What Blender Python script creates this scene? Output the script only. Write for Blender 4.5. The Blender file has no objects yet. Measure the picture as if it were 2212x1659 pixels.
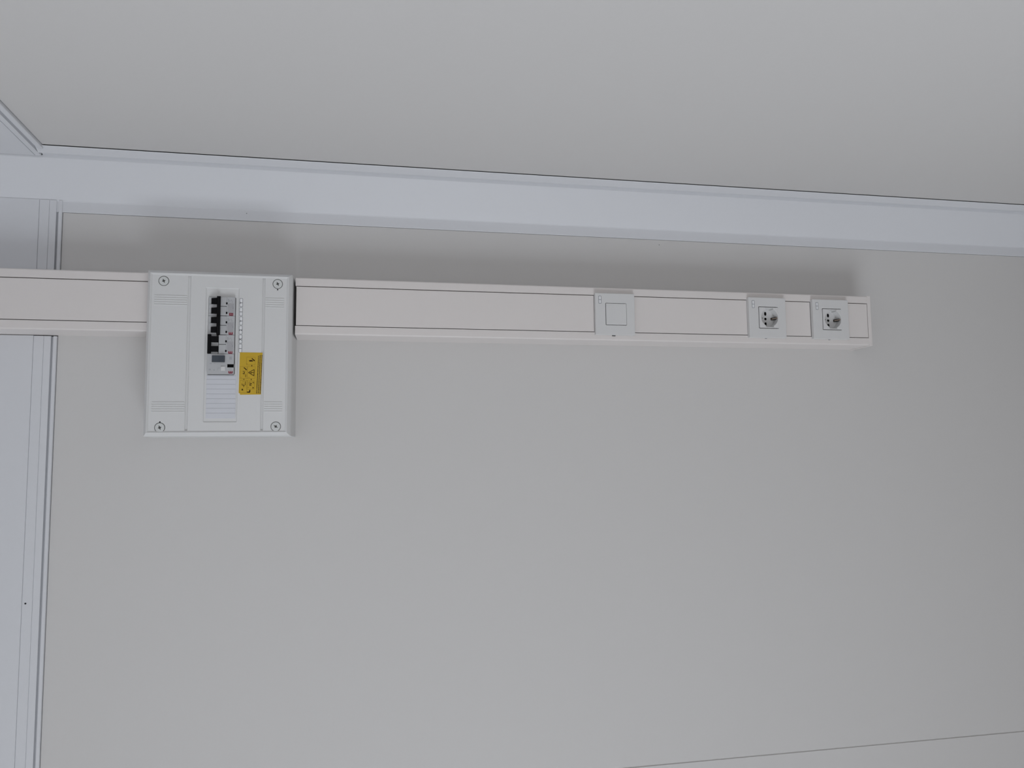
import bpy, bmesh, math, random
from mathutils import Matrix, Vector

random.seed(7)
S = bpy.context.scene
COL = S.collection
ZC = 1650.0            # camera height above the floor (mm); heights below are measured from it

# ------------------------------------------------------------------ camera
cam_d = bpy.data.cameras.new('camera')
cam = bpy.data.objects.new('camera', cam_d)
COL.objects.link(cam)
R = ((-0.011504161768902836, -0.20126387915488556, -0.9794695019292446),
     (-0.9955366345111499, 0.09406645904146423, -0.0076361397062715),
     (0.09367210688464352, 0.9750099241704815, -0.20144772066435443))
m = Matrix.Identity(4)
for r in range(3):
    m[r][0] = R[0][r]
    m[r][1] = -R[1][r]
    m[r][2] = -R[2][r]
m.translation = Vector((0, -1.6, ZC * .001))
cam.matrix_world = m
cam_d.sensor_fit = 'HORIZONTAL'
cam_d.sensor_width = 36
cam_d.lens = 1750.26 / 2212 * 36
cam_d.clip_start = .01
S.camera = cam

# ------------------------------------------------------------------ view, world, daylight
S.view_settings.view_transform = 'Standard'
S.view_settings.look = 'None'
S.view_settings.gamma = 1
S.view_settings.exposure = 0.09
S.view_settings.use_curve_mapping = False
w = bpy.data.worlds.new('overcast_sky')
S.world = w
w.use_nodes = True
w.node_tree.nodes['Background'].inputs[0].default_value = (.80, .90, 1, 1)
w.node_tree.nodes['Background'].inputs[1].default_value = 1.0


def area(name, loc, rot, sx, sy, power, col, spread=180):
    d = bpy.data.lights.new(name, 'AREA')
    d.shape = 'RECTANGLE'
    d.size = sx
    d.size_y = sy
    d.energy = power
    d.color = col
    d.spread = math.radians(spread)     # narrowed beam, added to dim the outer parts of the wall
    o = bpy.data.objects.new(name, d)
    o.location = loc
    o.rotation_euler = rot
    COL.objects.link(o)
    return o


# daylight entering by the side window (left of the wall); added frontal fill behind the camera
area('side_window_daylight', (-2.47, -2.25, 1.27), (0, math.radians(-90), 0), 1.3, 1.8, 43, (.875, .92, .98), 158)
area('front_fill_light', (-.35, -5.03, 1.55), (math.radians(90), 0, 0), 1.7, 1.4, 11, (1, .93, .87))


# ------------------------------------------------------------------ materials
def mat(name, col, rough=.5, var=.0, bump=.0, scale=40, metal=0, spec=.5):
    M = bpy.data.materials.new(name)
    M.use_nodes = True
    nt = M.node_tree
    b = nt.nodes['Principled BSDF']
    b.inputs['Base Color'].default_value = (*col, 1)
    b.inputs['Roughness'].default_value = rough
    b.inputs['Metallic'].default_value = metal
    b.inputs['Specular IOR Level'].default_value = spec
    if var or bump:
        tc = nt.nodes.new('ShaderNodeTexCoord')
        n = nt.nodes.new('ShaderNodeTexNoise')
        n.inputs['Scale'].default_value = scale
        n.inputs['Detail'].default_value = 4
        nt.links.new(tc.outputs['Object'], n.inputs['Vector'])
        if var:
            mx = nt.nodes.new('ShaderNodeMix')
            mx.data_type = 'RGBA'
            mx.inputs[6].default_value = (*[c * (1 - var) for c in col], 1)
            mx.inputs[7].default_value = (*[min(1, c * (1 + var)) for c in col], 1)
            nt.links.new(n.outputs['Fac'], mx.inputs[0])
            nt.links.new(mx.outputs[2], b.inputs['Base Color'])
        if bump:
            bp = nt.nodes.new('ShaderNodeBump')
            bp.inputs['Strength'].default_value = bump
            bp.inputs['Distance'].default_value = .001
            nt.links.new(n.outputs['Fac'], bp.inputs['Height'])
            nt.links.new(bp.outputs['Normal'], b.inputs['Normal'])
    return M


M_WALL = mat('wall_panel_greywhite', (.66, .645, .632), .55, .012, .03, 220, spec=.3)
M_TRIM = mat('trim_coolwhite', (.72, .727, .752), .45, .01, .02, 160, spec=.35)
M_CEIL = mat('ceiling_white', (.84, .83, .83), .6, .01, .03, 120)
M_FLOOR = mat('floor_vinyl', (.27, .25, .235), .5, .08, .1, 30)
M_TRUNK = mat('trunking_white_pvc', (.765, .722, .70), .38, .008, .01, 120, spec=.4)
M_BOARD = mat('enclosure_white_abs', (.715, .713, .707), .34, .006, .01, 160, spec=.4)
M_PLATE = mat('plate_white_plastic', (.70, .695, .69), .32, .005, 0, 90, spec=.4)
M_STRIP = mat('blanking_strip_plastic', (.67, .68, .72), .4, .006, 0, 90, spec=.4)
M_MCB = mat('breaker_grey_plastic', (.50, .505, .515), .45, .02, 0, 300)
M_MCBLAB = mat('breaker_print_panel', (.41, .405, .42), .5, .05, 0, 500)
M_BLACK = mat('toggle_black_plastic', (.004, .004, .005), .55, .1, 0, 200, spec=.12)
M_DARK = mat('cavity_shade_dark', (.02, .02, .02), .8, .1, 0, 100)  # near-black colour stands in for the shade inside openings
M_SLATE = mat('lever_slate_plastic', (.05, .061, .077), .4, .05, 0, 200)
M_INK = mat('ink_black', (.02, .02, .022), .7, .1, 0, 300)
M_INKG = mat('ink_grey', (.27, .28, .29), .7, .2, 0, 900)
M_INKB = mat('ink_dark_brown', (.022, .006, .005), .7, .15, 0, 400, spec=.15)
M_INKO = mat('ink_faint_ochre', (.30, .18, .012), .7, .1, 0, 400)
M_RED = mat('ink_red', (.30, .014, .04), .6, .1, 0, 400)
M_YEL = mat('sticker_yellow', (.60, .385, .014), .5, .04, 0, 120)
M_PAPER = mat('label_paper_white', (.84, .84, .85), .6, .01, 0, 200)
M_FRAME = mat('label_outline_grey', (.15, .16, .18), .6, .1, 0, 300)
M_SCREW = mat('screw_zinc_steel', (.66, .67, .66), .38, .05, 0, 300, spec=.5)
M_SLOT = mat('screw_recess_shade', (.07, .07, .065), .6, .1, 0, 200)  # dark colour stands for shade in the gap and cross recess
M_BRASS = mat('earth_contact_metal', (.62, .5, .42), .3, .05, 0, 200, metal=1)
M_GLASS = mat('window_glass', (.9, .95, 1), .05, .01)
nt = M_GLASS.node_tree
tr = nt.nodes.new('ShaderNodeBsdfTransparent')
mxs = nt.nodes.new('ShaderNodeMixShader')
mxs.inputs[0].default_value = .08
nt.links.new(tr.outputs[0], mxs.inputs[1])
nt.links.new(nt.nodes['Principled BSDF'].outputs[0], mxs.inputs[2])
nt.links.new(mxs.outputs[0], nt.nodes['Material Output'].inputs[0])


# ------------------------------------------------------------------ geometry helpers
# a Geo collects shapes given in mm: u = along the wall (right), v = height, d = distance out of the wall
class Geo:
    def __init__(s):
        s.v = []
        s.f = []

    def add(s, vs, fs):
        k = len(s.v)
        s.v += [tuple(p) for p in vs]
        s.f += [tuple(i + k for i in f) for f in fs]
        return s

    def box(s, u0, u1, v0, v1, d0, d1, b=0):
        if b:
            return s.loops([(u0, u1, v0, v1, d0), (u0, u1, v0, v1, d1 - b),
                            (u0 + b, u1 - b, v0 + b, v1 - b, d1)])
        return s.loops([(u0, u1, v0, v1, d0), (u0, u1, v0, v1, d1)])

    def loops(s, L, cap=True):
        vs, fs = [], []
        for (a, b, c, e, d) in L:
            vs += [(a, c, d), (b, c, d), (b, e, d), (a, e, d)]
        for i in range(len(L) - 1):
            for j in range(4):
                k = (j + 1) % 4
                fs.append((4 * i + j, 4 * i + k, 4 * i + 4 + k, 4 * i + 4 + j))
        if cap:
            fs.append((3, 2, 1, 0))
            n = 4 * (len(L) - 1)
            fs.append((n, n + 1, n + 2, n + 3))
        return s.add(vs, fs)

    def prism(s, poly, d0, d1):
        n = len(poly)
        vs = [(x, y, d0) for x, y in poly] + [(x, y, d1) for x, y in poly]
        fs = [(i, (i + 1) % n, n + (i + 1) % n, n + i) for i in range(n)]
        fs += [tuple(range(n - 1, -1, -1)), tuple(range(n, 2 * n))]
        return s.add(vs, fs)

    def along_v(s, prof, v0, v1):           # prof: (u, d)
        n = len(prof)
        vs = [(u, v0, d) for u, d in prof] + [(u, v1, d) for u, d in prof]
        fs = [(i, (i + 1) % n, n + (i + 1) % n, n + i) for i in range(n)]
        fs += [tuple(range(n - 1, -1, -1)), tuple(range(n, 2 * n))]
        return s.add(vs, fs)

    def along_u(s, prof, u0, u1):           # prof: (v, d)
        n = len(prof)
        vs = [(u0, v, d) for v, d in prof] + [(u1, v, d) for v, d in prof]
        fs = [(i, (i + 1) % n, n + (i + 1) % n, n + i) for i in range(n)]
        fs += [tuple(range(n - 1, -1, -1)), tuple(range(n, 2 * n))]
        return s.add(vs, fs)

    def along_d(s, prof, d0, d1):           # prof: (u, v)
        return s.prism(prof, d0, d1)

    def disc(s, u, v, r, d0, d1, b=0, n=40):
        c = [(math.cos(2 * math.pi * i / n), math.sin(2 * math.pi * i / n)) for i in range(n)]
        rings = [(r, d0), (r, d1 - b)] + ([(r - b, d1)] if b else [])
        vs, fs = [], []
        for rr, dd in rings:
            vs += [(u + rr * a, v + rr * e, dd) for a, e in c]
        for k in range(len(rings) - 1):
            fs += [(k * n + i, k * n + (i + 1) % n, (k + 1) * n + (i + 1) % n, (k + 1) * n + i) for i in range(n)]
        fs += [tuple(range(n - 1, -1, -1)), tuple(range((len(rings) - 1) * n, len(rings) * n))]
        return s.add(vs, fs)

    def line(s, p, q, wd, d0, d1):
        p, q = Vector(p), Vector(q)
        t = (q - p).normalized()
        n = Vector((-t.y, t.x)) * wd / 2
        return s.prism([p - n, q - n, q + n, p + n], d0, d1)

    def frame(s, u0, u1, v0, v1, wd, d0, d1):
        s.box(u0, u1, v0, v0 + wd, d0, d1)
        s.box(u0, u1, v1 - wd, v1, d0, d1)
        s.box(u0, u0 + wd, v0 + wd, v1 - wd, d0, d1)
        return s.box(u1 - wd, u1, v0 + wd, v1 - wd, d0, d1)

    def mesh(s, me):                         # append an XY-plane mesh whose z is the depth
        return s.add([tuple(v.co) for v in me.vertices], [tuple(p.vertices) for p in me.polygons])

    def plate(s, outer, holes, d0, d1, b=0):
        """flat plate with holes and an optional rounded front edge"""
        cu = bpy.data.curves.new('tmp', 'CURVE')
        cu.dimensions = '2D'
        cu.fill_mode = 'BOTH'
        cu.extrude = (d1 - d0) / 2 - b
        cu.bevel_depth = b
        cu.bevel_resolution = 1
        cu.offset = -b
        for pl in [outer] + list(holes):
            sp = cu.splines.new('POLY')
            sp.points.add(len(pl) - 1)
            for i, (x, y) in enumerate(pl):
                sp.points[i].co = (x, y, 0, 1)
            sp.use_cyclic_u = True
        o = bpy.data.objects.new('tmp', cu)
        COL.objects.link(o)
        dg = bpy.context.evaluated_depsgraph_get()
        dg.update()
        me = bpy.data.meshes.new_from_object(o.evaluated_get(dg))
        mid = (d0 + d1) / 2
        s.add([(v.co.x, v.co.y, v.co.z + mid) for v in me.vertices], [tuple(p.vertices) for p in me.polygons])
        bpy.data.meshes.remove(me)
        bpy.data.objects.remove(o)
        bpy.data.curves.remove(cu)
        return s

    def text(s, body, u, v, size, d0, d1, sx=1.0, bold=0.0):
        cu = bpy.data.curves.new('tmp', 'FONT')
        cu.body = body
        cu.size = size
        cu.align_x = 'CENTER'
        cu.align_y = 'CENTER'
        cu.extrude = (d1 - d0) / 2
        cu.offset = bold
        cu.resolution_u = 3
        o = bpy.data.objects.new('tmp', cu)
        COL.objects.link(o)
        dg = bpy.context.evaluated_depsgraph_get()
        dg.update()
        me = bpy.data.meshes.new_from_object(o.evaluated_get(dg))
        mid = (d0 + d1) / 2
        s.add([(v_.co.x * sx + u, v_.co.y + v, v_.co.z + mid) for v_ in me.vertices], [tuple(p.vertices) for p in me.polygons])
        bpy.data.meshes.remove(me)
        bpy.data.objects.remove(o)
        bpy.data.curves.remove(cu)
        return s


def rrect(u0, u1, v0, v1, r=0.0, n=5):
    if r <= 0:
        return [(u0, v0), (u1, v0), (u1, v1), (u0, v1)]
    P = []
    for cx, cy, a in ((u1 - r, v0 + r, -90), (u1 - r, v1 - r, 0), (u0 + r, v1 - r, 90), (u0 + r, v0 + r, 180)):
        for i in range(n + 1):
            t = math.radians(a + 90 * i / n)
            P.append((cx + r * math.cos(t), cy + r * math.sin(t)))
    return P


def circ(u, v, r, n=40):
    return [(u + r * math.cos(2 * math.pi * i / n), v + r * math.sin(2 * math.pi * i / n)) for i in range(n)]


def build(name, geo, material, parent=None, origin=(0, 0, 0), smooth=False):
    """origin in (u, v, d): the local zero of the thing this mesh belongs to"""
    me = bpy.data.meshes.new(name)
    lo = Vector(origin)
    me.from_pydata([((p[0]) * .001, -(p[2]) * .001, (p[1]) * .001) for p in geo.v], [], geo.f)
    bm = bmesh.new()
    bm.from_mesh(me)
    bmesh.ops.recalc_face_normals(bm, faces=bm.faces)
    bm.to_mesh(me)
    bm.free()
    if smooth:
        me.polygons.foreach_set('use_smooth', [True] * len(me.polygons))
    me.materials.append(material)
    o = bpy.data.objects.new(name, me)
    COL.objects.link(o)
    if parent:
        o.parent = parent
    else:
        o.location = (lo[0] * .001, -lo[2] * .001, (lo[1] + ZC) * .001)
    return o


def thing(name, loc, label, cat, group=None):
    """an Empty at (u, v, d) on the wall; its parts are built relative to it"""
    o = bpy.data.objects.new(name, None)
    o.empty_display_size = .02
    o.location = (loc[0] * .001, -loc[2] * .001, (loc[1] + ZC) * .001)
    COL.objects.link(o)
    o['label'] = label
    o['category'] = cat
    if group:
        o['group'] = group
    return o


def struct(name, geo, material):
    o = build(name, geo, material)
    o['kind'] = 'structure'
    return o


def shift(geo, u, v, d=0):
    geo.v = [(a - u, b - v, c - d) for a, b, c in geo.v]
    return geo


# ------------------------------------------------------------------ the room
FL, CE = -ZC, 860.0            # floor and ceiling heights from the camera
XL, XR, YF = -2400.0, 556.0, 5000.0

g = Geo()
g.add([(XL - 100, FL, -100), (XR + 100, FL, -100), (XR + 100, FL, YF + 100), (XL - 100, FL, YF + 100),
       (XL - 100, FL - 60, -100), (XR + 100, FL - 60, -100), (XR + 100, FL - 60, YF + 100), (XL - 100, FL - 60, YF + 100)],
      [(0, 1, 2, 3), (7, 6, 5, 4), (0, 4, 5, 1), (1, 5, 6, 2), (2, 6, 7, 3), (3, 7, 4, 0)])
struct('floor', g, M_FLOOR)
g = Geo()
g.add([(XL - 100, CE + 60, -100), (XR + 100, CE + 60, -100), (XR + 100, CE + 60, YF + 100), (XL - 100, CE + 60, YF + 100),
       (XL - 100, CE, -100), (XR + 100, CE, -100), (XR + 100, CE, YF + 100), (XL - 100, CE, YF + 100)],
      [(0, 1, 2, 3), (7, 6, 5, 4), (0, 4, 5, 1), (1, 5, 6, 2), (2, 6, 7, 3), (3, 7, 4, 0)])
struct('ceiling', g, M_CEIL)

# back wall: two sandwich panels with a narrow joint, eased edges and shadow gaps against the trims
WT = 514.5
JX = -613.0
RT = 519.5
g = Geo()
g.along_v([(JX + .5, -60), (465.7, -60), (465.7, 0), (JX + 2.2, 0), (JX + .5, -1.6)], FL, WT - .5)
g.along_v([(XL - 60, -60), (JX - .9, -60), (JX - .9, -.9), (JX - 1.3, -.4), (XL - 60, -.4)], FL, WT - .5)
g.box(JX - 8, JX + 8, FL, WT - .9, -62, -2.2)
g.box(XL - 60, 620, FL, CE, -62, -20)
wb = struct('wall_back', g, M_WALL)
build('dirt_speck', Geo().disc(455.4, -655.9, 1.1, -.2, .3, n=10), M_INKG, wb)

# right wall panel behind the corner trim, ending below its cornice
g = Geo()
g.along_v([(XR, 102.7), (XR + 60, 102.7), (XR + 60, YF), (XR, YF)], FL, RT - .9)
g.along_v([(XR + 25, -60), (XR + 60, -60), (XR + 60, YF), (XR + 25, YF)], FL, CE)
struct('wall_right', g, M_WALL)

# left wall with a window opening
wz0, wz1, wd0, wd1 = -1080.0, 310.0, 1300.0, 3200.0
g = Geo()
g.along_v([(XL - 60, -60), (XL, -60), (XL, wd0), (XL - 60, wd0)], FL, CE)
g.along_v([(XL - 60, wd1), (XL, wd1), (XL, YF), (XL - 60, YF)], FL, CE)
g.along_v([(XL - 60, wd0), (XL, wd0), (XL, wd1), (XL - 60, wd1)], FL, wz0)
g.along_v([(XL - 60, wd0), (XL, wd0), (XL, wd1), (XL - 60, wd1)], wz1, CE)
struct('wall_left', g, M_WALL)
# front wall behind the camera with an unseen opening added for frontal fill
fu0, fu1, fz0, fz1 = -1230.0, 530.0, -820.0, 620.0
g = Geo()
g.box(XL - 60, fu0, FL, CE, YF, YF + 60)
g.box(fu1, XR + 60, FL, CE, YF, YF + 60)
g.box(fu0, fu1, FL, fz0, YF, YF + 60)
g.box(fu0, fu1, fz1, CE, YF, YF + 60)
struct('wall_front', g, M_WALL)


def window(name, frame_geo, pane_geo):
    o = build(name, frame_geo, M_TRIM)
    o['kind'] = 'structure'
    build('pane', pane_geo, M_GLASS, o)
    return o


g = Geo()
t = 45
for a, b, c, e in ((wd0, wd1, wz0, wz0 + t), (wd0, wd1, wz1 - t, wz1), (wd0, wd0 + t, wz0 + t, wz1 - t), (wd1 - t, wd1, wz0 + t, wz1 - t)):
    g.box(XL - 45, XL - 5, c, e, a, b)
window('window_1', g, Geo().box(XL - 28, XL - 22, wz0 + t, wz1 - t, wd0 + t, wd1 - t))
g = Geo()
g.frame(fu0, fu1, fz0, fz1, 50, YF + 5, YF + 45)
g.box(-375, -325, fz0 + 50, fz1 - 50, YF + 5, YF + 45)
gp = Geo().box(fu0 + 50, -375, fz0 + 50, fz1 - 50, YF + 22, YF + 28).box(-325, fu1 - 50, fz0 + 50, fz1 - 50, YF + 22, YF + 28)
window('fill_window', g, gp)  # unseen window added to go with the frontal fill

# corner post cover: lip on the back wall, 45 degree face, lip along the right wall, sloped bead at its edge
g = Geo()
g.along_v([(466.3, -2), (466.3, 1.6), (467.2, 2.2), (486, 2.2), (488.2, 3.0), (546.2, 61.2), (547.0, 62.2), (552.6, 63.0),
           (552.6, 81.4), (547.6, 83), (553.6, 100), (554.8, 101.4), (556.4, 98), (551, -2)], FL, RT + 12)
g.along_v([(466.3, -2), (466.3, 1.6), (467.2, 2.2), (486, 2.2), (488.2, 3.0), (546.2, 61.2), (546.4, 63), (551, 63), (551, -2)], RT + 12, CE)
post = struct('trim_1', g, M_TRIM)
build('dirt_speck', Geo().disc(480.5, 189.3, 1.0, 2.0, 2.5, n=10), M_INKG, post)

# stepped cornice strip on top of the back wall panels, cut around the trunking
prof = [(WT + .3, -10), (WT + .3, 3.6), (WT + 1, 4.4), (WT + 5.8, 4.4), (WT + 6.3, -3), (WT + 9.5, -3), (WT + 10.0, 4.4), (WT + 21.0, 4.4),
        (WT + 21.2, 3.2), (WT + 22.0, 3.2), (WT + 22.2, 4.4), (WT + 37.6, 4.4), (WT + 37.8, 3.2), (WT + 38.7, 3.2), (WT + 38.9, 4.0), (WT + 39, -10)]
g = Geo()
g.along_u(prof, XL, 234.3)
g.along_u(prof, 344.6, 487.6)
cornice = struct('trim_2', g, M_TRIM)
build('dirt_speck', Geo().disc(-240.8, 547.4, 1.6, 4.3, 4.7, n=10), M_INK, cornice, smooth=False)
# smooth beam casing above the cornice
g = Geo()
g.along_u([(WT + 39.2, -10), (WT + 39.2, 4.0), (CE, 4.0), (CE, -10)], XL, 234.9)
g.along_u([(WT + 39.2, -10), (WT + 39.2, 4.0), (CE, 4.0), (CE, -10)], 344.2, 487.9)
struct('trim_3', g, M_TRIM)
# cornice and beam casing on the right wall, mitred into the corner post
g = Geo()
X0 = 549.0
g.along_d([(XR + 6, RT), (X0 + 2.2, RT), (X0 + 1.2, RT + .6), (X0, RT + 7.4), (X0 + 5.5, RT + 8.0), (X0 + 5.5, RT + 13.0),
           (X0, RT + 13.4), (X0, RT + 22.6), (X0 + 1, RT + 22.8), (X0 + 1, RT + 23.8), (XR + 6, RT + 23.8)], 96, YF)
g.along_d([(XR + 6, RT + 8.4), (X0 + 5.5, RT + 8.4), (X0 + 5.5, RT + 13.0),
           (X0, RT + 13.4), (X0, RT + 22.6), (X0 + 1, RT + 22.8), (X0 + 1, RT + 23.8), (XR + 6, RT + 23.8)], 64, 96)
struct('trim_4', g, M_TRIM)
g = Geo()
g.along_d([(XR + 6, RT + 24), (X0, RT + 24), (X0, CE), (XR + 6, CE)], 64, YF)
struct('trim_5', g, M_TRIM)


# ------------------------------------------------------------------ trunking
def trunk_profile():
    """open channel: back, two sides with rounded edges and front lips that turn in beside the lid"""
    a, b, D = 236.0, 343.0, 70.0
    r = 2.6

    def arc(cu, cd, r_, t0, t1, n=5):
        return [(cu + r_ * math.cos(math.radians(t0 + (t1 - t0) * i / n)), cd + r_ * math.sin(math.radians(t0 + (t1 - t0) * i / n))) for i in range(n + 1)]
    P = [(a, 0), (b, 0)]
    P += arc(b - r, D - r, r, 0, 90)
    P += [(327.2, D), (327.2, D - 11), (329.2, D - 11), (329.2, D - 2), (b - 2.2, D - 2.6), (b - 2.2, 2.2), (a + 2.2, 2.2), (a + 2.2, D - 2.6), (249.9, D - 2),
          (249.9, D - 11), (251.9, D - 11), (251.9, D)]
    P += arc(a + r, D - r, r, 90, 180)
    return P


def lid(z0, z1):
    g = Geo()
    g.along_v([(253.3, 67.4), (325.8, 67.4), (325.8, 69.6), (325.4, 70), (253.7, 70), (253.3, 69.6)], z0, z1)
    g.along_v([(255.5, 58), (258, 58), (258, 67.4), (255.5, 67.4)], z0, z1)
    g.along_v([(321, 58), (323.5, 58), (323.5, 67.4), (321, 67.4)], z0, z1)
    return g


O = (289.5, 345, 0)
t = thing('cable_trunking', O, 'short white wall trunking rising above the distribution board past the cornice', 'trunking')
build('channel', shift(Geo().along_v(trunk_profile(), 346.8, CE - 2), *O), M_TRUNK, t)
build('lid', shift(lid(346.8, CE - 2), *O), M_TRUNK, t)

O = (289.5, -1100, 0)
t = thing('cable_trunking', O, 'long white trunking below the distribution board carrying the switch and both sockets', 'trunking')
build('channel', shift(Geo().along_v(trunk_profile(), -1098, 91.8), *O), M_TRUNK, t)
for a, b in ((-484.6, 90.2), (-816, -568), (-961.5, -900.4), (-1097.0, -1047)):
    build('lid', shift(lid(a, b), *O), M_TRUNK, t)
g = Geo().box(235.2, 343.8, -1106.6, -1098.3, 0, 70.6, .8)
build('end_cap', shift(g, *O), M_TRUNK, t)

# ------------------------------------------------------------------ distribution board
B = (195.5, 93.0, 0.0)
board = thing('distribution_board', B, 'white surface distribution board with breakers and a yellow warning sticker', 'electrical panel')


def bp(name, geo, material, parent=None, smooth=False):
    return build(name, shift(geo, *B), material, parent or board, smooth=smooth)


# enclosure: tapered box, open inside
g = Geo()
u0, u1, v0, v1 = 48.2, 342.8, 96.6, 343.4
g.loops([(48.6, 342.6, 92.8, 346.4, 0), (48.4, 342.7, 96.0, 344.0, 84.0), (52, 339, 99.5, 340.5, 84.0), (52, 339, 97, 342.5, 4.0)], cap=False)
g.loops([(48.6, 342.6, 92.8, 346.4, 0), (48.6, 342.6, 92.8, 346.4, 4)])
enc = bp('enclosure', g, M_BOARD)

# cover: mitred rim and a plate of three panels parted by shallow grooves
cuts = dict(wu0=72.6, wu1=313.4, wv0=187.6, wv1=244.8)
P1, P2, P3, P4 = 143.0, 148.0, 269.8, 275.0
cover = Geo()
L = []
for ins, d in ((0, 84.2), (0, 89.6), (.4, 90.6), (1.2, 91.8), (4.6, 97.2), (5.4, 98.4), (6.4, 98.9), (7.4, 98.5), (8.6, 97.3), (9.6, 97.0), (10.0, 96.9)):
    L.append((u0 + ins, u1 - ins, v0 + ins, v1 - ins, d))
cover.loops(L, cap=False)
pu0, pu1, pv0, pv1 = u0 + 10, u1 - 10, v0 + 10, v1 - 10
SCREWS = [(322.6, 315.6), (323.4, 121.6), (63.4, 315.4), (64.8, 121.2)]
HR = 8.5
cut_in = 2.2


def holed(u0_, u1_, v0_, v1_, holes):
    cover.plate([(u0_, v0_), (u1_, v0_), (u1_, v1_), (u0_, v1_)], holes, 95.0, 97.0)


# the screws sit in the corners, their holes reach over the rim's foot, so discs are countersunk instead of cut there
holed(pu0 - 1, pu1 + 1, P4, pv1 + 1, [])
holed(pu0 - 1, pu1 + 1, pv0 - 1, P1, [])
holed(pu0 - 1, pu1 + 1, P2, P3, [rrect(cuts['wu0'], cuts['wu1'], cuts['wv0'], cuts['wv1'], 2)])
for a, b in ((P1, P2), (P3, P4)):
    mid = (a + b) / 2
    cover.along_u([(a - .5, 96.4), (a, 97), (a + 1.2, 95.4), (a + 2.5, 94.6), (b - 1.2, 95.4), (b, 97), (b + .5, 96.4), (b + .5, 92), (a - .5, 92)], pu0 - 1, pu1 + 1)
# ribs
for ru, rv0, rv1 in ((296.2, 276, 330.4), (296.2, 110.2, 142.4), (107.2, 275.6, 329.8), (107.8, 110.6, 141.4)):
    for k in range(5):
        c = ru - k * 4.05
        # a rib runs along the height, so it is a thin ridge prism
        prof = [(c - 1.35, 96.8), (c - .55, 97.9), (c + .55, 97.9), (c + 1.35, 96.8)]
        cover.along_v(prof, rv0, rv1)
# recessed window with its inner floor, holding the breakers and the blanking strip
cu0, cu1, cv0, cv1 = 156.6, 296.9, 193.4, 240.2
cover.plate(rrect(cuts['wu0'] - 1, cuts['wu1'] + 1, cuts['wv0'] - 1, cuts['wv1'] + 1), [rrect(cu0, cu1, cv0, cv1, 2.5)], 94.2, 95.6)
wu0, wu1, wv0, wv1 = cuts['wu0'], cuts['wu1'], cuts['wv0'], cuts['wv1']
cover.loops([(wu0 - .2, wu1 + .2, wv0 - .2, wv1 + .2, 96.9), (wu0 - .2, wu1 + .2, wv0 - .2, wv1 + .2, 97.05),
             (wu0 + 1.4, wu1 - 1.4, wv0 + 1.4, wv1 - 1.4, 95.7), (wu0 + 1.6, wu1 - 1.6, wv0 + 1.6, wv1 - 1.6, 95.5)], cap=False)
cov = bp('cover', cover, M_BOARD)

# black box coloured as the shade inside, behind the cut-out
bp('interior_backing', Geo().box(cu0 - 4, cu1 + 4, cv0 - 4, cv1 + 4, 60, 76), M_DARK)

# blanking strip with its break-off lines
g = Geo().box(79.5, cu0 - .3, 190.6, 240.4, 95.6, 95.9)
ys = [155.6, 148.6, 140.0, 131.4, 122.9, 114.4, 105.9, 97.4, 88.9, 81.4]
for a, b in zip(ys[:-1], ys[1:]):
    g.box(b + .32, a - .32, 190.8, 240.2, 95.8, 96.5, .15)
bp('blanking_strip', g, M_STRIP)

# screws: wide pan heads with a cross recess and a ring painted dark as the shaded gap round them
for i, (su, sv) in enumerate(SCREWS):
    d0 = 97.0
    gr = Geo().plate(circ(su, sv, 8.9), [circ(su, sv, 7.9)], d0 - .3, d0 + .12)
    sc = bp('screw', Geo().disc(su, sv, 7.95, d0 - 2, d0 + .9, .5), M_SCREW)
    bp('screw_gap_shade', gr, M_SLOT, sc)
    a0 = [22, 24, 20, 58][i]
    st = []
    for k in range(8):
        ang = math.radians(a0 + 45 * k)
        rr = (4.4 if k % 4 == 0 else 3.3) if k % 2 == 0 else 1.7
        st.append((su + rr * math.cos(ang), sv + rr * math.sin(ang)))
    bp('cross_slot', Geo().prism(st, d0 + .5, d0 + 1.0), M_SLOT, sc)
    if i in (1, 2):
        du = -10.4 if i == 1 else 9.8
        bp('sealing_pin_hole', Geo().disc(su + du, sv, 1.25, d0 - .5, d0 + .1, n=14), M_INK)


# breakers
def E_mark(u, v, parent, closed=False):
    """small red brand mark: a rounded block letter E"""
    g = Geo()
    d0, d1 = 101.9, 102.25
    g.prism(rrect(u - 2.2, u - .7, v - 3.4, v + 3.4, .6, 3), d0, d1)
    for k in (-2.7, 0, 2.7):
        g.prism(rrect(u - 1.5, u + 2.2, v + k - .82, v + k + .82, .4, 3), d0, d1)
    if closed:
        g.prism(rrect(u + 1.4, u + 2.6, v - 3.4, v + 3.4, .5, 3), d0, d1)
    bp('brand_mark', g, M_RED, parent)


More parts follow.
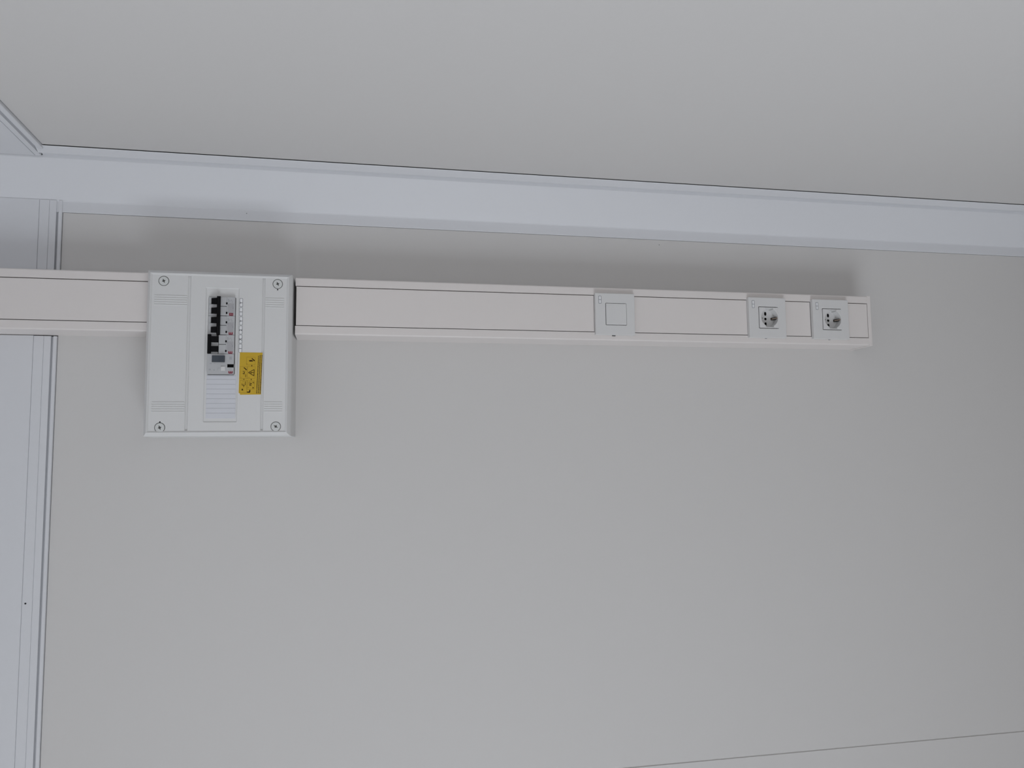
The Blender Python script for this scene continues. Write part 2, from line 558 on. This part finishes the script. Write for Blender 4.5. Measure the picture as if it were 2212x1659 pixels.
def breaker(uh, up_, closed):
    """two-pole breaker, uh = its right edge; up_ = handle thrown upward"""
    ul = uh - 34.1
    um = (uh + ul) / 2
    e = .18
    g = Geo()
    g.box(ul + e, uh - e, 194.2, 208.2, 70, 102.0, .5)                       # print zone
    for a, b in ((um + .45, uh - .45), (ul + .45, um - .45)):               # the two poles
        g.box(a, b, 208.0, 220.6, 70, 101.4, .3)
    g.box(ul + e, uh - e, 220.0, 239.6, 70, 92.0)                            # recessed handle zone
    g.box(ul + e, uh - e, 234.9, 239.6, 90, 98.0, .4)
    for c in (um, ul):                                                      # rounded body ribs beside the handles
        w_ = 3.6
        for r in ((c - w_ if c != ul else c + e, c + w_),):
            g.prism(rrect(r[0], r[1], 221.6, 238.0, 1.6, 4), 90, 99.5)
    g.prism(rrect(uh - 2.6, uh - e, 224.8, 238.0, 1.0, 4), 90, 99.0)
    b_ = bp('circuit_breaker', g, M_MCB)
    h = Geo()
    if up_:
        h.box(ul + .4, uh + .6, 233.4, 239.2, 93, 104.5, .8)
        for c in (uh - 7.7, uh - 25.4):
            h.along_u([(221.2, 92), (221.2, 103), (222.0, 104.5), (233.6, 104.5), (233.6, 92)], c - 4.75, c + 4.75)
    else:
        h.box(ul + .2, uh + .4, 218.6, 224.4, 93, 106.5, .8)
        for c in (uh - 7.6, uh - 24.9):
            h.along_u([(234.4, 92), (234.4, 101), (233.4, 102.6), (224.2, 106.5), (224.2, 92)], c - 4.75, c + 4.75)
    bp('toggle', h, M_BLACK, b_)
    for c in (uh - 11.7, uh - 28.9):
        bp('indicator_window', Geo().box(c - 1.75, c + 1.75, 206.8, 209.4, 101, 102.2), M_BLACK, b_)
    bp('print_panel', Geo().box(ul + 4.5, uh - 11.5, 196.0, 206.4, 101.8, 102.08), M_MCBLAB, b_)
    pr_ = Geo()
    for (a, bb, l, wd) in ((uh - 5.6, 205.3, 3.4, .7), (uh - 8.6, 205.3, 1.4, .8), (uh - 7.2, 203.0, 2.6, .5), (uh - 6.0, 200.2, 2.2, .5), (uh - 9, 199.0, 2.6, .5),
                           (uh - 20, 197.3, 2.4, .9), (uh - 16.5, 198.4, 1.2, .7), (uh - 14.5, 205.7, .9, 1.4)):
        pr_.box(a - l / 2, a + l / 2, bb - wd / 2, bb + wd / 2, 101.9, 102.3)
    bp('printing', pr_, M_INKG, b_)
    E_mark(ul + 2.6, 200.5, b_, closed)


breaker(296.1, False, True)
breaker(261.9, False, False)
breaker(227.7, True, False)

# residual current device
g = Geo()
g.plate(rrect(157.4, 193.3, 194.2, 239.4), [rrect(169.4, 175.6, 193.9, 205.4)], 96.0, 102.0)
g.box(157.4, 193.3, 194.2, 239.4, 70, 96.2)
rcd = bp('residual_current_device', g, M_MCB)
h = Geo()
h.prism([(178.6, 209.5), (190.6, 209.5), (190.6, 231.4), (178.6, 231.4)], 101, 102.3)
h.along_u([(210.2, 102), (210.2, 107.5), (219.5, 105.0), (220.0, 102)], 179.1, 190.1)
h.along_u([(220.0, 102), (219.5, 105.0), (230.6, 104.2), (230.6, 102)], 179.1, 190.1)
bp('switch_lever', h, M_SLATE, rcd)
bp('test_button', Geo().box(163.7, 171.3, 208.2, 216.0, 101, 103.8, .8), M_PLATE, rcd)
bp('fault_window', Geo().along_u([(193.9, 96.3), (193.9, 97.4), (199, 96.7), (205.4, 96.3)], 169.5, 175.5), M_BLACK, rcd)
g = Geo()
for (a, b, l, wd) in ((165.5, 234.4, 2.8, 3.4), (164.6, 227.2, 2.0, 2.2), (176, 233, 1.6, 3.0), (176.4, 226.5, .8, 3.0), (168, 219.0, 3.4, 1.0), (166.5, 221.4, 5.0, .6), (184, 234, 6, .5),
                      (166.3, 198.6, 3.6, .6), (166.3, 200.4, 3.6, .6), (166.3, 202.2, 3.2, .6), (186, 199.8, 5.5, 4.5)):
    g.box(a - l / 2, a + l / 2, b - wd / 2, b + wd / 2, 101.9, 102.15)
bp('printing', g, mat('ink_pale_grey', (.40, .41, .43), .6, .15, 0, 900), rcd)
E_mark(160.9, 199.4, rcd)

# circuit labels
for k, ch in enumerate(('Y', 'I', 'Y', '2', 'X', '1')):
    c = 287.4 - 16.55 * k
    a, b = c - 7.75, c + 7.75
    z0, z1 = 181.4, 187.0
    sh = -.35 if k == 2 else 0
    lb = bp('circuit_label', Geo().prism(rrect(a, b, z0 + sh, z1 + sh, 1.0, 3), 96.9, 97.16), M_FRAME)
    bp('label_paper', Geo().prism(rrect(a + .65, b - .65, z0 + .65 + sh, z1 - .65 + sh, .6, 3), 97.0, 97.24), M_PAPER, lb)
    bp('printing', Geo().text(ch, c - .4, (z0 + z1) / 2 + sh, 6.4, 97.1, 97.32, .95, .10), M_INK, lb)

# yellow warning sticker; a point (x, y) of its artwork in units of about 0.055 mm, y running to the left edge
SU, SV = 197.4, 184.9


def sp(x, y):
    x0 = 185 - (y - 165) * 30 / 1400
    k = 732.0
    return (SU - (y - 165) * 76.0 / 1400, SV + (y - 165) * .9 / 1400 - (x - x0) * 38.6 / k)


g = Geo().prism([sp(187, 165), sp(925, 165), sp(880, 1552), sp(208, 1565), sp(200, 1528), sp(158, 1500)], 96.95, 97.3)
st = bp('warning_sticker', g, M_YEL)
st['label'] = 'yellow electric shock warning sticker'
g = Geo()
f0, f1 = 97.1, 97.42


def ln(p, q, wd=.7):
    g.line(sp(*p), sp(*q), wd, f0, f1)


def poly(*pts):
    g.prism([sp(*p) for p in pts], f0, f1)


for p, q in (((470, 833), (655, 730)), ((655, 730), (650, 938)), ((650, 938), (470, 833))):
    ln(p, q, 1.0)
ln((515, 838), (575, 845), 1.0); ln((575, 845), (590, 820), .8); ln((590, 820), (640, 832), .8); ln((540, 836), (600, 832), .9)
poly((478, 430), (545, 420), (600, 425), (618, 462), (500, 465))
ln((575, 362), (668, 440), 1.5); poly((630, 430), (670, 420), (675, 445), (640, 452))
ln((320, 668), (400, 735), 1.4); poly((380, 735), (420, 728), (415, 748), (385, 758))
ln((430, 1478), (525, 1478), 1.8); ln((520, 1402), (516, 1485), 1.8)
poly((562, 582), (590, 582), (585, 628), (567, 628))
poly((552, 1040), (578, 1045), (568, 1088), (554, 1080))
poly((312, 1040), (340, 1042), (326, 1085), (316, 1080))
ln((605, 1310), (650, 1350), .8); ln((600, 1352), (645, 1325), .8)
ln((255, 1372), (305, 1420), .9); ln((250, 1420), (300, 1375), .9); ln((275, 1370), (278, 1425), .6)
ln((295, 800), (330, 790), 1.0); ln((290, 860), (350, 840), 1.0); ln((350, 800), (345, 862), .7); ln((295, 880), (340, 878), .5)
ln((320, 912), (340, 905), .6); ln((385, 890), (383, 985), .8)
ln((372, 1125), (370, 1250), .8); ln((255, 1240), (350, 1250), .9); ln((265, 1180), (262, 1240), .5); ln((320, 1260), (318, 1310), .9)
ln((545, 1175), (580, 1215), 1.1); ln((500, 1250), (575, 1255), .9); ln((540, 1180), (540, 1250), .8); ln((600, 1160), (645, 1140), .8); ln((645, 1140), (640, 1200), .6)
poly((476, 985), (494, 985), (494, 1000), (476, 1000))
poly((225, 988), (240, 988), (240, 998), (225, 998)); poly((455, 1322), (475, 1322), (475, 1334), (455, 1334)); poly((415, 535), (425, 535), (425, 555), (415, 555))
bp('printing', g, M_INKB, st)
g = Geo()
f0, f1 = 97.05, 97.38
for x0, x1, y0, y1 in ((408, 688, 322, 575), (440, 686, 636, 1030), (204, 432, 640, 1030), (432, 668, 1095, 1385), (200, 424, 1090, 1500)):
    for p, q in (((x0, y0), (x1, y0)), ((x1, y0), (x1 - 8, y1)), ((x1 - 8, y1), (x0 - 8, y1)), ((x0 - 8, y1), (x0, y0))):
        ln(p, q, .35)
ln((265, 790), (385, 780), .4); ln((262, 870), (380, 870), .4); ln((500, 1130), (590, 1130), .4); ln((490, 1210), (530, 1225), .6); ln((275, 1140), (345, 1130), .5); ln((300, 1200), (350, 1190), .5)
for k in range(11):
    ln((470 + k * 2, 1140 + k * 10), (520 + k * 2, 1142 + k * 10), .25)
bp('pictogram_frame', g, M_INKO, st)
g = Geo()
f0, f1 = 97.1, 97.42
# three lines of small type, too small to read: a run of short strokes
for xa, xb, y0, y1 in ((795, 742, 272, 1520), (848, 800, 250, 1520), (908, 855, 245, 1522)):
    y = y0
    while y < y1:
        l = random.choice((18, 26, 34, 46, 60))
        ye = min(y + l, y1)
        f = lambda yy: xa + (xb - xa) * (yy - y0) / (y1 - y0)
        ln((f(y), y), (f(ye), ye), random.choice((1.05, 1.2, 1.35)))
        y = ye + random.choice((3, 5, 7))
bp('small_type', g, mat('ink_olive_brown', (.06, .03, .005), .7, .2, 0, 500), st)


# ------------------------------------------------------------------ light switch and sockets
def label_window(u0_, u1_, v0_, v1_, d, parent):
    g = Geo().prism(rrect(u0_, u1_, v0_, v1_, 1.0, 3), d - .2, d + .15)
    o = build('label_window', g, M_FRAME, parent)
    mid = (u0_ + u1_) / 2
    g = Geo()
    for a, b in ((u0_ + .75, mid - .4), (mid + .4, u1_ - .75)):
        g.prism(rrect(a, b, v0_ + .75, v1_ - .75, .6, 3), d, d + .25)
    build('label_paper', g, M_PAPER, o)
    return o


DP = 79.2
O = (288.0, -526.0, 0)
sw = thing('light_switch', O, 'white square single rocker switch on the long trunking', 'light switch')
g = Geo().plate(rrect(-41.9, 41.6, -41.2, 40.8, 1.0), [rrect(-22.5, 22.0, -23.9, 19.9, 1.5)], 68.5, DP, .8)
pl = build('cover_plate', g, M_PLATE, sw)
g = Geo()
g.box(-23.4, 23.2, -25, 21, 50, 66)
build('switch_body', g, M_DARK, sw)
# rocker with a slightly bowed and tilted face
g = Geo()
n = 8
a0, a1, b0, b1 = -21.6, 21.2, -23.0, 19.0
vs, fs = [], []
for i in range(n + 1):
    f = i / n
    v = b0 + (b1 - b0) * f
    d = DP + .2 + .7 * (f - .5) ** 2 * 4
    for u in (a0, a0 + .8, a1 - .8, a1):
        edge = u in (a0, a1)
        vs.append((u, v, d - (.6 if edge else 0)))
for i in range(n):
    for j in range(3):
        k = i * 4 + j
        fs.append((k, k + 1, k + 5, k + 4))
nv = len(vs)
vs += [(a0, b0, 66), (a1, b0, 66), (a1, b1, 66), (a0, b1, 66)]
fs.append(tuple([3, 2, 1, 0] + [nv, nv + 1]))
fs.append(tuple([n * 4, n * 4 + 1, n * 4 + 2, n * 4 + 3, nv + 2, nv + 3]))
fs.append(tuple([i * 4 for i in range(n + 1)] + [nv + 3, nv]))
fs.append(tuple([i * 4 + 3 for i in range(n, -1, -1)] + [nv + 1, nv + 2]))
g.add(vs, fs)
build('rocker', g, M_PLATE, sw)
label_window(20.2, 36.0, 28.4, 33.9, DP, pl)
build('release_slot', Geo().box(-43.2, -41.7, -2.4, 4.6, 69.9, 71.3), M_DARK, pl)


def well_outline(r=19.0, cv=-4.5, flat=19.8, half=8.6, n=64, grow=0):
    """round well with two flat-bottomed side notches"""
    P = []
    for i in range(n):
        a = 2 * math.pi * i / n
        u, v = r * math.cos(a), r * math.sin(a)
        P.append((u, v))
    out = []
    h = half
    t = math.asin(h / r)
    for side in (0, math.pi):
        s = 1 if side == 0 else -1
        out += [(s * math.sqrt(r * r - h * h), -s * h), (s * flat, -s * h), (s * flat, s * h), (s * math.sqrt(r * r - h * h), s * h)]
        for i in range(1, 24):
            a = side + t + (math.pi - 2 * t) * i / 24
            out.append((r * math.cos(a), r * math.sin(a)))
    return [(u, v + cv) for u, v in out]


def socket(O, label):
    t = thing('power_socket', O, label, 'socket', 'white sockets at the foot of the trunking')
    g = Geo().plate(rrect(-42.4, 41.8, -41.8, 41.6, 1.0), [rrect(-23.0, 22.8, -24.4, 20.0, 1.6)], 68.5, DP, .8)
    pl = build('cover_plate', g, M_PLATE, t)
    label_window(19.4, 35.2, 28.8, 34.3, DP, pl)
    g = Geo().plate(rrect(-21.9, 21.5, -24.5, 18.7, .8), [well_outline()], 61.0, DP + .5, .5)
    ins = build('socket_insert', g, M_PLATE, t)
    ov = []
    for c in (-11, 11):
        ov.append([(c + x, -4.5 + y) for x, y in rrect(-4.1, 4.1, -2.6, 2.6, 2.6, 6)])
    ov.append(circ(0, -4.5, 2.8, 24))
    ov.append(circ(1.8, 2.2, 1.0, 12))
    ov.append(rrect(-2.3, 2.3, -21.0, -16.0))
    g = Geo().plate(rrect(-21.5, 21, -24, 18), ov, 60.5, 62.0)
    build('contact_face', g, M_PLATE, t)
    build('socket_body', Geo().box(-23.6, 23.4, -25.4, 21.2, 46, 55), M_DARK, t)  # black colour gives the contact holes their shade
    # earth contact climbing the lower wall of the well
    g = Geo()
    g.add([(-1.3, -17.4, 60), (1.3, -17.4, 60), (1.3, -21.0, 70), (-1.3, -21.0, 70), (-1.3, -22.9, 77), (1.3, -22.9, 77),
           (-1.3, -18.0, 59.8), (1.3, -18.0, 59.8), (1.3, -21.6, 69.8), (-1.3, -21.6, 69.8), (-1.3, -23.5, 77), (1.3, -23.5, 77)],
          [(0, 1, 2, 3), (3, 2, 5, 4), (6, 9, 8, 7), (9, 10, 11, 8), (0, 6, 7, 1), (4, 5, 11, 10), (1, 7, 8, 2), (2, 8, 11, 5), (0, 3, 9, 6), (3, 4, 10, 9)])
    ec = build('earth_contact', g, M_BRASS, t)
    g = Geo()
    for s in (-1, 1):
        g.add([(s * 1.3, -16.6, 62.1), (s * 2.5, -16.6, 62.1), (s * 2.5, -22.6, 74), (s * 1.3, -22.6, 74),
               (s * 1.3, -23.4, 62.1), (s * 2.5, -23.4, 62.1), (s * 2.5, -23.4, 74), (s * 1.3, -23.4, 74)],
              [(0, 1, 2, 3), (4, 7, 6, 5), (0, 4, 5, 1), (3, 2, 6, 7), (0, 3, 7, 4), (1, 5, 6, 2)])
    build('contact_slot', g, M_DARK, ec)
    build('release_slot', Geo().box(-43.2, -42.2, -1.5, 3.0, 69.9, 70.7), M_FRAME, pl)
    return t


src = socket((289.0, -858.0, 0), 'upper of the two white sockets, nearer to the rocker switch')
t2 = src.copy()
COL.objects.link(t2)
t2.location = (.289, 0, (-1004.3 + ZC) * .001)
t2['label'] = 'lower of the two white sockets, next to the end cap of the trunking'
for ch in list(src.children):
    c = ch.copy()
    COL.objects.link(c)
    c.parent = t2
    for gch in list(ch.children):
        d = gch.copy()
        COL.objects.link(d)
        d.parent = c
        for hch in list(gch.children):
            e = hch.copy()
            COL.objects.link(e)
            e.parent = d
